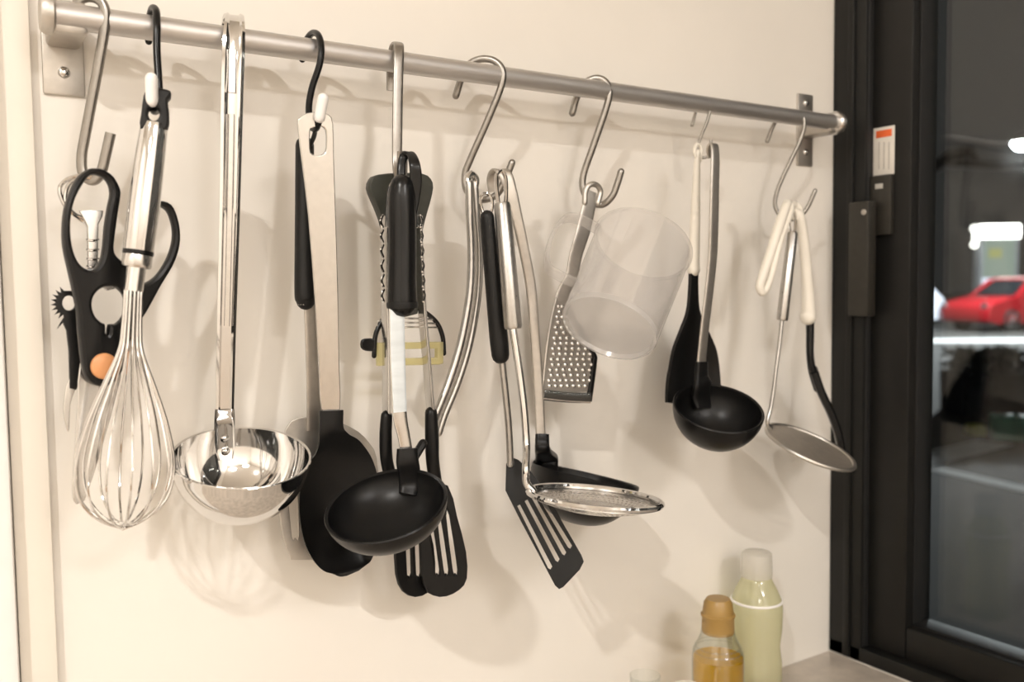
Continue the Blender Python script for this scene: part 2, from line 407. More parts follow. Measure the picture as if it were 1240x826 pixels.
#%% HOOKS --------------------------------------------------------------------
def hplane(xpx, ang):
    """vertical plane through the rail at photo column xpx; ang: turn of the hook from along-the-wall (0) to straight out (90)"""
    P = railpt(xpx); d = Vector((math.cos(math.radians(ang)), -math.sin(math.radians(ang)), 0))
    return P, Vector((d.y, -d.x, 0)), d
def s_hook(name, label, xpx, ang, px, r, mat, flat=None):
    P, n, d = hplane(xpx, ang); pts = [onpl(x, y, P, n) for x, y in px]
    if flat: me = strip(pts, flat[0], flat[1], n, 8)
    else: me = tube(pts, r, 8, 12)
    o = tag(link(name, me, mat), label, 'hook', 's hooks on the rail'); return pts, o
G = 's hooks on the rail'
# 1 wide flat hook carrying the scissors
H1, _ = s_hook('s_hook', 'broad flat steel hook holding the black scissors', 112, 42,
     [(86, 44), (88, 20), (97, 0), (112, -3), (125, 6), (127, 30), (119, 80), (104, 160), (99, 190), (101, 211), (112, 219), (122, 210), (128, 188), (134, 161)], 0, HOOKM, (0.0045, 0.0058))
# 2, 3 black coated hooks with white tips
def black_hook(label, pts, tipn):
    t = thing('s_hook', label, 'hook', pts[0], G)
    P = catmull([tuple(p) for p in pts], 8); P = [Vector(p) for p in P]
    link('wire', tube(pts, 0.0023, 8, 12), BLACKG, t)
    a, b = pts[-1], pts[-2]; d = (a-b).normalized(); L = tipn
    link('tip', tube([a-d*L, a-d*L*0.5, a+d*0.0008], 0.0036, 3, 14), WTIP, t); return pts
black_hook('black wire hook with white tip holding the whisk', A((180, 50, -.022), (180, 30, -.024), (184, 11, -.038), (189, 13, -.047), (190, 30, -.053), (190, 60, -.055), (192, 95, -.058), (193, 118, -.060), (190, 133, -.066), (185.5, 133, -.074), (184, 118, -.083), (183.5, 97, -.086)), 0.012)
black_hook('black wire hook with white tip holding the spoon with flat steel handle', A((366, 72, -.020), (368, 55, -.022), (377, 41, -.034), (385, 42, -.046), (389, 56, -.053), (387, 78, -.055), (378, 106, -.057), (374, 130, -.060), (376, 150, -.066), (382, 156, -.074), (387, 143, -.082), (391, 121, -.086)), 0.0115)
# 4 flat hook seen from the front
t4 = A((474, 110, -.020), (474, 80, -.022), (477, 58, -.030), (482, 53, -.040), (483, 62, -.050), (482, 100, -.053), (481, 160, -.055), (481, 196, -.056), (483, 214, -.062), (486, 216, -.070), (487, 204, -.077), (487.5, 183, -.080))
tag(link('s_hook', strip(t4, 0.0074, 0.0028, Vector((1, -.1, 0)), 8), HOOKM), 'flat steel hook holding the peeler and the black shallow ladle', 'hook', G)
# 5..8 rod hooks
H5, _ = s_hook('s_hook', 'thick steel rod hook holding the slotted turner and skimmer', 597, 45, [(552, 116), (558, 97), (566, 80), (580, 72), (597, 73), (608, 84), (607, 104), (590, 147), (570, 192), (563, 212), (566, 232), (582, 242), (601, 236), (612, 217), (620, 197)], 0.0028, HOOKM)
H6, _ = s_hook('s_hook', 'thick steel rod hook holding the clear plastic cup', 728, 45, [(693, 137), (698, 119), (706, 103), (720, 95), (732, 98), (738, 111), (734, 131), (718, 178), (707, 210), (706, 228), (714, 243), (729, 248), (741, 238), (747, 224), (752, 208)], 0.0030, HOOKM)
H7, _ = s_hook('s_hook', 'thin short wire hook holding the white-handled spatula and a ladle', 853, 48, [(838, 152), (843, 134), (849, 121), (856, 119), (860, 128), (857, 145), (849, 165), (845, 178), (846, 188), (853, 191), (859, 186), (861, 171)], 0.0014, HOOKM)
H8, _ = s_hook('s_hook', 'slim steel rod hook nearest the window frame', 962, 45, [(929, 171), (935, 155), (944, 140), (957, 134), (969, 138), (974, 150), (968, 172), (949, 212), (940, 235), (939, 251), (948, 263), (963, 265), (976, 254), (987, 231)], 0.0021, HOOKM)

#%% SCISSORS AND OPENER -------------------------------------------------------
YS = -0.056
P0 = at(110, 330, YS); nS = Vector((0.18, -1, 0)).normalized()
sc = thing('kitchen_scissors', 'black-handled kitchen scissors with an orange pivot', 'scissors', at(110, 608, YS), )
link('handle', plate([(104, 206), (114, 204), (125, 206), (136, 214), (143, 226), (145, 236), (142, 256), (138, 285), (137, 305), (146, 316), (158, 320), (160, 345), (156, 400), (150, 440), (143, 455), (133, 465), (121, 468), (109, 463), (101, 453), (97, 430), (94, 400), (92, 375), (87, 350), (82, 328), (76, 300), (75, 278), (77, 255), (83, 235), (92, 216)],
    P0, nS, 0.0075, [[(108, 213), (100, 222), (91, 238), (86, 255), (84, 275), (86, 298), (92, 315), (101, 325), (112, 326), (120, 317), (124, 300), (126, 275), (130, 250), (133, 234), (129, 220), (119, 213)],
                   [(131, 347), (120, 350), (112, 359), (110, 371), (114, 383), (121, 390), (126, 393), (126.5, 404), (129, 404), (131, 393), (139, 392), (147, 384), (151, 371), (148, 357), (140, 349)]], 0.0022, 3), BLACKG, sc)
link('handle', plate([(178, 246), (191, 243), (206, 248), (214, 265), (217, 285), (215, 303), (208, 322), (193, 347), (176, 378), (160, 402), (150, 425), (140, 415), (148, 385), (150, 350), (152, 320), (156, 290), (165, 262)],
    P0+Vector((0, 0.006, 0)), nS, 0.0075, [[(179, 254), (190, 250), (201, 255), (207, 269), (209, 285), (206, 302), (198, 320), (186, 336), (170, 344), (161, 335), (162, 310), (165, 285), (171, 266)]], 0.0022, 3), BLACKG, sc)
link('blade', plate([(97, 440), (94, 490), (90.5, 540), (87.5, 585), (89, 607), (97, 609), (106, 590), (119, 540), (130, 495), (137, 455), (120, 440)], P0+Vector((0, 0.0045, 0)), nS, 0.0018, (), 0.0004, 2), SATIN, sc)
link('blade', plate([(105, 440), (104, 490), (99, 545), (95, 590), (96, 606), (102, 606), (113, 575), (128, 525), (140, 480), (146, 440)], P0+Vector((0, 0.0068, 0)), nS, 0.0018, (), 0.0004, 2), SATIN, sc)
link('pivot', lathe([(0, 0.0022), (0.0066, 0.0022), (0.0077, 0.0014), (0.008, 0.0), (0.008, -0.003), (0, -0.003)], onpl(123.5, 443, P0, nS)+nS*0.0037, nS, 28), ORANGE, sc, label='orange round pivot disc')
link('opener_tooth', plate([(121, 345), (135, 344), (138, 350), (130, 352)], P0, nS, 0.004, (), 0.0004, 0), SATIN, sc)
YO = -0.036; PO = at(100, 380, YO)
op = thing('can_opener', 'steel can opener with wire loop and toothed black body behind the scissors', 'can opener', at(82, 520, YO))
link('wire_loop', join([tube(A((118, 214, YO), (101, 212, YO), (84, 216, YO), (73, 226, YO), (75, 241, YO), (86, 257, YO), (102, 268, YO)), 0.0013, 6, 8),
                        tube(A((118, 217, YO), (101, 215, YO), (86, 221, YO), (80, 232, YO), (80, 247, YO), (90, 259, YO), (104, 266, YO)), 0.0013, 6, 8)]), CHROME, op)
link('stem', plate([(95, 255), (125, 255), (124, 262), (119, 272), (118, 345), (106, 345), (105, 275), (102, 268)], PO, NY, 0.003, (), 0.0006, 0), SATIN, op)
for k, yy in enumerate((290, 302, 313, 322)):
    link('ridge', tube(A((105, yy, YO-.0015), (112, yy+1.5, YO-.0022), (119, yy, YO-.0015)), 0.0007, 3, 6), CHROME, op)
tooth = []
for k in range(9):
    a = math.radians(115+k*17); cx, cy = 83, 367
    for rr, da in ((16, -3), (22, 3), (16, 9)):
        aa = a+math.radians(da); tooth.append((cx+rr*math.cos(aa), cy-rr*math.sin(aa)))
link('body', plate(tooth+[(75, 389), (80, 400), (83, 425), (84, 470), (92, 472), (104, 440), (108, 380), (98, 352)], PO, NY, 0.005, [ell(83, 367, 8, 9)], 0.0007, 0), BLACKG, op)
link('tip', plate([(84, 458), (78, 478), (76.5, 500), (81, 521), (84, 519), (85, 490), (92, 470), (100, 452)], PO, NY, 0.0025, (), 0.0005, 2), SATIN, op)

#%% WHISK -----------------------------------------------------------------------
YK = -0.078
wk = thing('whisk', 'balloon whisk with polished steel handle and black hanging cap', 'whisk', at(148, 634, YK))
kA, kB = at(187, 150, YK), at(167.5, 305, YK); kd = (kB-kA).normalized(); kL = (kB-kA).length
s = mpx(kA)
link('handle', lathe([(0, 0), (14.5*s, 0), (16*s, .004), (17.3*s, kL*.3), (18.2*s, kL*.65), (17.4*s, kL-.001), (16.8*s, kL), (0, kL)], kA, kd, 32), CHROME, wk)
link('ring', lathe([(0, -.0008), (17.6*s, -.0008), (17.8*s, 0.0006), (17.6*s, .0018), (0, .0018)], kB, kd, 32), BLACKG, wk)
link('ferrule', lathe([(0, .0016), (16.6*s, .0016), (17*s, .0022), (17*s, .008), (16*s, .0092), (11*s, .0096), (11*s, .0235), (0, .0235)], kB, kd, 32), SATIN, wk)
nK = (CAM-kA); nK.z = 0; nK.normalize()
link('cap', plate([(174, 118), (178, 111), (186, 108), (196, 109), (206, 112), (207, 119), (203, 124), (205, 140), (203, 158), (187, 160), (170, 157), (171, 140)], at(187, 140, YK), nK, 0.012, [ell(186.5, 139, 7, 9)], 0.0016, 2), RUBBER, wk)
wA = kB+kd*0.022; wB = at(149, 633, YK)
wd = (wB-wA).normalized(); wL = (wB-wA).length
e1 = (RT-wd*RT.dot(wd)).normalized(); e2 = wd.cross(e1)
NW = 7
for k in range(NW):
    th = math.pi*(k+0.35)/NW
    e = e1*math.cos(th)+e2*math.sin(th); e0 = e1*math.cos(th*2)+e2*math.sin(th*2)
    jit = random.uniform(-2, 2); R = (60+random.uniform(-3, 3))*s*0.97
    prof = [(9.5*s, 0), (10.5*s, .17), (14*s, .27), (30*s, .42), (R*.82, .58), (R, .76), (R*.86, .90), (R*.45, .985), (R*0.05, 1.0+0.004*k)]
    pts = [wA+e*r+wd*(wL*h) for r, h in prof]+[wA-e*r+wd*(wL*h) for r, h in prof[::-1]]
    link('wire', tube(pts, 0.00072, 5, 6), CHROME, wk)

#%% STEEL LADLE -------------------------------------------------------------------
ld = thing('soup_ladle', 'polished steel soup ladle hooked straight over the rail', 'ladle', at(290, 632, -.06))
hp = A((277, 62, -.024), (277, 40, -.024), (280, 24, -.031), (284, 20, -.040), (284, 28, -.050), (283, 50, -.054), (281, 110, -.054), (278, 250, -.048), (274, 400, -.040), (272, 495, -.034))
rim = disc_frame(293, 552.5, 82, 37, 2, -0.066)
# channelled bar: two raised edges and a sunken web
wpx = [16, 18, 20, 21, 23, 26, 26, 24, 22, 21]
ww = [w*mpx(p) for w, p in zip(wpx, hp)]
prof = [(-.5, .5), (-.36, .75), (-.25, .35), (.25, .35), (.36, .75), (.5, .5), (.5, -.5), (-.5, -.5)]
P = catmull([(*p, q) for p, q in zip(hp, ww)], 8)
link('handle', sweep([p[:3] for p in P], prof, Vector((1, -.15, 0)), [(p[3], .0030) for p in P]), CHROME, ld)
link('slot_inlay', strip(A((282, 60, -.0565), (281, 112, -.0562)), 0.0048, 0.0012, Vector((1, -.15, 0))), SATIN, ld)
link('slot_inlay', strip(A((280.5, 138, -.0552), (278.5, 250, -.0502), (275, 395, -.0424)), 0.0036, 0.0012, Vector((1, -.15, 0))), SATIN, ld)
link('bowl', lathe(bowl_prof(rim[2], 0.042, 0.0014, 0.55, 16, 0.0004), rim[0], rim[1], 56), CHROME, ld)
tb = A((272, 488, -.052), (271, 505, -.0505), (271, 520, -.049)) 
bk = rim[0]-(at(293, 552.5, -.07)-CAM).normalized()*0
# the tab follows the inner wall of the bowl at its back
n_ = rim[1]; back = rim_dir(rim, 270, 515)
q0 = rim[0]+back*(rim[2]-.0022)
link('tab', strip([hp[-1], q0+n_*.007, q0-n_*.003-back*.0005, q0-n_*.013-back*.0025, q0-n_*.020-back*.006], [.0125, .0135, .0135, .013, .010], 0.002, Vector((1, -.15, 0)), 5), CHROME, ld)
for h, bb in ((.006, .0018), (.0145, .0045)):
    link('rivet', lathe([(0, .0022), (.0018, .0018), (.0029, .0006), (.003, 0), (0, 0)], q0-n_*h-back*(bb), -back, 14), CHROME, ld)

#%% SPOON AND STEEL TURNER ON THE SECOND BLACK HOOK -------------------------------
YP = -0.078
sp = thing('serving_spoon', 'black nylon serving spoon with a wide flat steel handle', 'spoon', at(430, 693, YP))
PH = at(384, 150, YP); YP2 = -0.052
PB = at(400, 500, YP2); Wp = Vector((1, -.10, 0)).normalized()
nP = (PB-PH).cross(Wp).normalized()
if nP.y > 0: nP = -nP
link('handle', plate([(360, 152), (362, 143), (372, 137), (386, 136), (398, 139), (403, 150), (404, 190), (406, 250), (409, 350), (410.5, 440), (411, 506), (390, 506), (386, 440), (380, 350), (373, 260), (366, 200)], PH, nP, 0.0026, [[(375, 160), (378, 155), (388, 153), (394, 158), (395, 172), (394, 183), (388, 188), (378, 187), (375, 180)]], 0.0007, 2), SATIN, sp)
m = mpx(PB)
cl = A((401, 497, YP2-.001), (401, 520, YP2-.001), (404, 533, YP2), (408, 546, YP2), (410, 562, YP2), (411, 590, YP2+.002), (412, 622, YP2+.003), (416, 650, YP2+.002), (421, 672, YP2), (424, 684, YP2-.001), (425.5, 690, YP2-.002), (426.5, 693.5, YP2-.002))
link('head', dish(cl, [14.5*m, 15*m, 20*m, 32*m, 42*m, 49.5*m, 50*m, 47*m, 39*m, 29*m, 20*m, 8*m], [-.001, -.001, .001, .004, .008, .012, .013, .012, .008, .004, .001, 0], Wp, 0.003, 14, 5), NYLON, sp)
YT = -0.044
tu = thing('turner', 'slotted steel turner with a black handle behind the nylon spoon', 'turner', at(370, 678, YT))
th_ = A((369, 176, YT), (369, 240, YT), (369, 300, YT), (369.5, 355, YT), (370, 364, YT))
m = mpx(th_[2])
link('handle', tube(th_, [11*m, 11.5*m, 12*m, 12.8*m, 11.5*m], 5, 16), RUBBER, tu)
link('hanging_loop', tube(A((366, 180, YT), (368, 164, YT-.010), (374, 154, YT-.024), (381, 155, YT-.026), (380, 166, YT-.014), (373, 180, YT)), .0016, 5, 8), RUBBER, tu)
link('ferrule', lathe([(0, 0), (11*m, 0), (10*m, .003), (0, .003)], th_[-1], Vector((0, 0, -1)), 20), SATIN, tu)
link('shank', strip(A((375, 366, YT), (377, 420, YT+.004), (379, 470, YT+.010), (381, 520, YT+.0155)), [.0085, .0085, .0095, .012], 0.0022, Vector((1, 0, 0))), DULL, tu)
link('blade', plate([(361, 506), (345, 521), (341, 570), (338.5, 620), (343, 652), (352, 675), (360, 678), (420, 676), (450, 660), (458, 600), (456, 555), (448, 538), (434, 523), (410, 511), (385, 506)], at(390, 590, YT+.017), NY, 0.0016,
    [[(x0, 580), (x0+9, 578), (x0+13, 648), (x0+9, 651), (x0+5, 650)] for x0 in (348, 374, 400, 426)], 0.0004, 2), DULL, tu)

#%% PEELER, TONGS AND LADLE ON THE FLAT HOOK ---------------------------------------
YE = -0.055
pe = thing('peeler', 'wide peeler with dark olive handle and pale yellow blade block', 'peeler', at(495, 443, YE))
PE = at(485, 260, YE)
link('handle', plate([(456, 212), (482, 210), (509, 211), (519, 217), (522, 228), (518, 247), (512, 268), (506, 300), (505, 345), (503, 380), (470, 380), (468, 345), (467, 300), (460, 266), (450, 242), (445, 228), (448, 217)], PE, NY, 0.008, [ell(486, 224, 8, 5)], 0.0008, 2), GREENBLK, pe)
link('arm', tube(A((470, 378, YE), (461, 391, YE), (454.5, 407, YE), (453, 431, YE)), 0.0018, 6, 10), BLACKG, pe)
link('arm', tube(A((503, 372, YE), (516, 379, YE), (529, 391, YE), (536, 408, YE), (537.5, 428, YE)), 0.0018, 6, 10), BLACKG, pe)
link('eye_remover', plate([(437, 413), (442, 410), (454, 411), (454, 424), (443, 425), (437, 421)], PE, NY, 0.003, (), 0.001, 2), BLACKG, pe)
link('blade_block', plate([(456, 415), (535, 414), (535, 440), (530, 441.5), (457, 443)], PE, NY, 0.006, [[(464, 423), (528, 422), (528, 433), (464, 434.5)]], 0.0008, 0), YELLOWP, pe)
for yy in (387, 392, 397):
    link('blade_wire', tube(A((458+1*(yy-387)*-.3, yy+2, YE), (495, yy-1, YE-.004), (528+(yy-387)*.3, yy, YE)), 0.0008, 5, 6), SATIN, pe)
YG = -0.064
tg = thing('tongs', 'steel tongs with scalloped arms and black slotted nylon tips', 'tongs', at(520, 720, YG))
def scallop(px, Y, amp, side):
    out = []
    for (x, y), (x2, y2) in zip(px, px[1:]):
        for k in range(4): t = k/4; out.append((x+(x2-x)*t, y+(y2-y)*t))
    return out
for sx, px in ((-1, [(465, 262), (466, 300), (466.5, 372), (468, 440), (468, 508)]), (1, [(507, 262), (507.5, 300), (511, 372), (517, 440), (522, 503)])):
    link('arm', strip(A(*[(x, y, YG+0.002) for x, y in px]), [.0022, .0026, .0030, .0030, .0030], 0.011, Vector((1, 0, 0))), SATIN, tg)
    for k in range(6):
        yy = 268+18*k; xx = px[0][0]+(yy-262)/110*(px[2][0]-px[0][0])
        link('scallop', tube(A((xx+sx*1.5, yy-7, YG-.004), (xx+sx*4.0, yy, YG-.004), (xx+sx*1.5, yy+7, YG-.004)), 0.0010, 3, 6), CHROME, tg)
link('hanging_wire', tube(A((468, 275, YG-.003), (469, 245, YG-.003), (472, 226, YG-.004), (481, 217.5, YG-.008), (493, 218, YG-.008), (501, 226, YG-.004), (504, 245, YG-.003), (505, 275, YG-.003)), 0.0011, 6, 8), CHROME, tg)
YH = YG+.010
link('tip_socket', tube(A((468, 504, YG), (467, 530, YG), (469, 562, YG+.001), (480, 600, YH)), [.0042, .0046, .0046, .005], 5, 10), NYLON, tg)
link('tip_socket', tube(A((522, 500, YG), (523, 530, YG), (524, 560, YG+.001), (530, 600, YH)), [.0046, .0052, .0050, .005], 5, 10), NYLON, tg)
link('slotted_tip', plate([(474, 590), (492, 588), (512, 620), (524, 660), (526, 700), (518, 717), (502, 723), (487, 716), (479, 695), (477, 650)], at(500, 660, YH+.004), Vector((0.2, -1, 0.05)), 0.003,
    [[(x, 632), (x+5, 632), (x+8, 694), (x+4, 697), (x+2, 694)] for x in (490, 501, 512)], 0.0008, 2), NYLON, tg)
link('slotted_tip', plate([(514, 590), (542, 588), (553, 625), (564, 668), (565, 700), (556, 714), (540, 722), (524, 721), (512, 708), (508, 660)], at(535, 660, YH-.002), Vector((-0.15, -1, 0.05)), 0.003,
    [[(x, 625), (x+4, 624), (x+14, 690), (x+11, 694), (x+8, 690)] for x in (518, 529, 540)], 0.0008, 2), NYLON, tg)
YB = -0.090
lb = thing('soup_ladle', 'black non-stick ladle with thick black grip and labelled shank', 'ladle', at(468, 668, YB-.01))
m = mpx(at(488, 300, YB))
link('grip', tube(A((487, 226, YB), (487, 245, YB), (487.5, 290, YB), (487, 340, YB), (487, 366, YB)), [15*m, 17*m, 17*m, 17.5*m, 18.5*m], 6, 20), BLACKG, lb)
link('strap', strip(A((487, 232, YB+.004), (486, 205, YB+.006), (489, 190, YB+.007), (497, 187, YB+.002), (502, 199, YB-.006), (503.5, 218, YB-.006), (501, 240, YB-.004), (497, 262, YB-.003), (493, 285, YB-.001)), [.006, .006, .006, .006, .0075, .0085, .0085, .0080, .006], 0.0035, Vector((0.9, -.5, 0))), BLACKG, lb)
link('collar', lathe([(0, 0), (19*m, 0), (19.3*m, .0018), (18.5*m, .0042), (0, .0042)], at(487, 366, YB), (0, 0, -1), 24), RUBBER, lb)
rb = disc_frame(467.5, 611, 75, 41, -14, YB-.018)
link('bowl', lathe(bowl_prof(rb[2], 0.026, 0.0022, 0.35, 14, 0.0004), rb[0], rb[1], 48), NYLON, lb)
n_ = rb[1]; back = rim_dir(rb, 497, 572); q0 = rb[0]+back*(rb[2]-.002)
yq = q0.y
sy = [YB, YB*.75+yq*.25, YB*.4+yq*.6, YB*.2+yq*.8, yq]
link('shank', strip(A((480, 372, sy[0]), (481, 430, sy[1]), (484, 500, sy[2]), (489, 528, sy[3]), (494, 556, sy[4])), [.0105, .0105, .0100, .0088, .0085], 0.0026, Vector((1, -.1, 0))), SATIN, lb)
link('label_film', strip(A((481, 375, sy[0]-.0016), (482, 430, sy[1]-.0016), (484.5, 499, sy[2]-.0018)), [.0102, .0102, .0096], 0.0012, Vector((1, -.1, 0))), LABELM, lb, label='pale blue film label')
link('clip', strip([at(493, 543, yq-.001), q0+n_*.008, q0+n_*.001-back*.001, q0-n_*.008-back*.004, q0-n_*.013-back*.010], [.014, .0155, .0155, .015, .012], 0.007, Vector((1, -.2, .15)), 4), NYLON, lb)
link('clip_hook', tube(A((498, 560, yq), (506, 547, yq+.001), (512, 537, yq+.002)), .0032, 4, 8), NYLON, lb)

#%% TONGS, SKIMMER, SLOTTED TURNER, DEEP LADLE ON THE ROD HOOK ----------------------
YQ = -0.052
bt = thing('tongs', 'bare steel tongs with long bowed arms', 'tongs', at(526, 522, YQ))
base = [(571, 222), (573, 260), (575.5, 300), (575, 340), (571, 375), (562, 420), (548, 465), (533, 502), (526, 524)]
for s_, dy in ((-1, .0), (1, .007)):
    ws = [3.2, 4.2, 4.8, 5, 5.2, 5.4, 5.4, 5.2, 5]
    link('arm', tube(A(*[(x+s_*w, y, YQ+dy) for (x, y), w in zip(base, ws)]), .0031, 5, 10), STEEL, bt)
link('spring_bend', tube(A((568, 228, YQ), (566, 216, YQ+.001), (571, 211, YQ+.003), (576, 217, YQ+.006), (575, 228, YQ+.007)), .0029, 5, 10), CHROME, bt)
YR = -0.070
stn = thing('slotted_turner', 'slim slotted turner with black handle and bright thin slots', 'turner', at(676, 713, YR))
m = mpx(at(600, 340, YR))
link('handle', tube(A((590, 263, YR), (594, 310, YR), (599, 360, YR), (604, 410, YR), (606, 430, YR)), [8.5*m, 9.5*m, 10.5*m, 11.5*m, 11*m], 5, 16), RUBBER, stn)
link('ring', tube(A((590, 268, YR), (583, 252, YR+.002), (582, 240, YR+.005), (588, 234, YR+.008), (595, 240, YR+.005), (596, 252, YR+.002), (591, 268, YR)), .0013, 5, 8), CHROME, stn)
link('rod', tube(A((607, 428, YR), (611, 465, YR), (615, 505, YR), (617, 535, YR), (618, 562, YR)), .0027, 5, 10), STEEL, stn)
nT = Vector((-.55, -.8, .25)).normalized()
PT = at(640, 620, YR)
link('blade', plate([(613, 562), (618, 553), (628, 557), (642, 570), (660, 594), (682, 634), (704, 672), (707, 680), (702, 690), (682, 711), (677, 713.5), (672, 709), (652, 671), (630, 630), (612, 594)], PT, nT, 0.0022,
    [[(a[0]-1.6, a[1]+1), (a[0]+1.6, a[1]-1), (b[0]+2.6, b[1]-2), (b[0]+.5, b[1]+1.5), (b[0]-2.2, b[1])] for a, b in (((628, 612), (666, 688)), ((637, 606), (675, 679)), ((646, 603), (683, 671)), ((654, 602), (690, 663)))], 0.0005, 1), NYLON, stn)
YD = -0.052
dl = thing('soup_ladle', 'black nylon ladle with a curved flat steel handle above the skimmer', 'ladle', at(712, 632, YD))
stp = A((598, 232, YD+.014), (597, 216, YD+.012), (603, 207, YD+.006), (612, 212, YD), (619, 234, YD-.002), (627, 268, YD-.002), (635, 305, YD-.001), (643, 350, YD), (648, 412, YD), (652, 470, YD), (655, 535, YD))
link('handle', strip(stp, [.009, .010, .011, .011, .010, .009, .0085, .0085, .008, .008, .008], 0.0030, Vector((.95, -.3, 0))), DULL, dl)
rd = disc_frame(709, 576, 66, 3.5, 12, YD+.002)
link('bowl', lathe(bowl_prof(rd[2], 0.041, 0.0022, 0.3, 14), rd[0], rd[1], 48), NYLON, dl)
n_ = rd[1]; ed = rim_dir(rd, 656, 563); q0 = rd[0]+ed*(rd[2]-.002)
link('neck', strip([at(656.5, 526, YD), at(657, 545, YD), q0+n_*.006-ed*.002, q0-n_*.006-ed*.003, q0-n_*.014-ed*.010], [.011, .0125, .020, .024, .018], .006, Vector((.95, -.3, 0)), 5), NYLON, dl)
YM = -0.078; YM2 = -0.098
sk = thing('skimmer', 'perforated steel skimmer with round steel handle lying over the slotted turner', 'skimmer', at(720, 626, -.134))
m = mpx(at(615, 320, YM))
a, b = at(608, 246, YM), at(621.5, 398, YM-.010); L = (b-a).length
link('handle', lathe([(0, -.001), (9*m, 0), (10.3*m, .002), (10.8*m, L*.6), (11*m, L-.002), (10*m, L), (0, L+.001)], a, b-a, 28), STEEL, sk)
link('hanging_loop', tube(A((604, 250, YM), (601, 228, YM+.006), (601, 213, YM+.012), (607, 207, YM+.016), (612, 215, YM+.012), (613, 232, YM+.006), (612, 250, YM)), .0016, 5, 8), CHROME, sk)
rs = disc_frame(720, 602, 84, 12.5, 5, -.134)
le = (-RT-rs[1]*(-RT).dot(rs[1])).normalized(); ra = rs[0]+le*(rs[2]-.002)
link('rod', tube(A((621, 396, YM-.010), (629, 450, YM-.013), (635, 500, YM2+.004), (637.5, 540, YM2+.002), (637, 566, ra.y))+[ra+Vector((0, 0, .006))+le*.001, ra-le*.004], .0029, 6, 12), CHROME, sk)
c_, n_, R_ = rs
link('rim', ring(c_, n_, R_-.0018, .0022, 56, 8), CHROME, sk)
# perforated dish: rings of quads with holes left out, real thickness
vs, fs = [], []
NR, NS = 25, 120
def dz(r): return -.010*(1-(r/R_)**2)-.001
e1 = (RT-n_*RT.dot(n_)).normalized(); e2 = n_.cross(e1)
for i in range(NR+1):
    r = (R_-.002)*(0.06+0.94*i/NR)
    for j in range(NS):
        u = 2*math.pi*j/NS; vs.append(c_+(e1*math.cos(u)+e2*math.sin(u))*r+n_*dz(r))
for i in range(NR):
    for j in range(NS):
        if i in (0, NR-1, NR-2) or not (i % 2 == 1 and (j+(i//2) % 2) % 2 != 0):
            fs.append([i*NS+j, i*NS+(j+1) % NS, (i+1)*NS+(j+1) % NS, (i+1)*NS+j])
me = mesh(vs, fs); bm = bmesh.new(); bm.from_mesh(me); bmesh.ops.solidify(bm, geom=bm.faces[:], thickness=.0007); bm.to_mesh(me); bm.free()
link('perforated_dish', me, SATIN, sk)
link('dish_base', lathe([(0, -.0112), (R_*.30, -.0104), (R_*.62, -.0078), (R_*.62, -.0072), (R_*.3, -.0098), (0, -.0106)], c_, n_, 40), SATIN, sk)

#%% GRATER AND CUP --------------------------------------------------------------
YN = -0.050
gr = thing('grater', 'small steel hand grater hanging behind the clear plastic cup', 'grater', at(690, 488, YN))
nG = Vector((0, -1, 0)); PG = at(690, 420, YN)
link('handle', strip(A((716, 232, YN+.002), (713, 250, YN), (706, 280, YN-.001), (697, 310, YN), (692, 335, YN), (683, 352, YN), (680, 366, YN)), [.011, .013, .014, .013, .012, .012, .016], .0024, Vector((1, 0, .3))), DULL, gr)
link('hanging_end', tube(A((708, 246, YN), (709, 232, YN), (714, 224, YN-.001), (722, 224, YN-.001), (727, 232, YN), (724, 246, YN)), .0024, 5, 10), DULL, gr)
hs = []
link('plate', plate([(673, 362), (684, 358), (690, 368), (703, 398), (716, 425), (719, 440), (712, 474), (662, 472), (658, 464), (662, 425), (668, 385)], PG, nG, .0012, (), .0003, 2), DULL, gr)
link('side_rail', tube(A((673, 362, YN-.001), (667, 388, YN-.001), (661, 427, YN-.001), (657, 468, YN-.001)), .0014, 5, 8), DULL, gr)
link('side_rail', strip(A((700, 392, YN-.001), (718, 428, YN-.001), (719, 440, YN-.001), (713, 486, YN-.001)), [.003, .004, .005, .005], .004, Vector((1, 0, 0))), NYLON, gr)
link('end_bar', strip(A((657, 478, YN-.002), (685, 481, YN-.002), (714, 482, YN-.002)), .009, .0045, Vector((0, 0, 1)), r=rrect(1, 1, .3)), CHROME, gr)
tm = None
for i in range(16):
    yy = 371+i*6.4; t = (yy-372)/100
    xl = 672-13*t; xr = 686+34*min(1, t*1.7)
    nn = max(2, int((xr-xl)/7.4))
    for j in range(nn):
        x = xl+4+(xr-xl-8)*(j+(0.25 if i % 2 else 0))/max(1, nn-.75)
        p = at(x, yy, YN-.0006)
        if tm is None:
            tm = lathe([(0, .0016), (.0013, .0014), (.0021, .0003), (.0022, 0), (.0009, 0)], (0, 0, 0), (0, -1, .35), 8)
            tm.materials.append(SATIN); tm.shade_smooth()
        o = bpy.data.objects.new('tooth', tm); COL.objects.link(o); o.parent = gr; o.location = p-worldloc(gr)
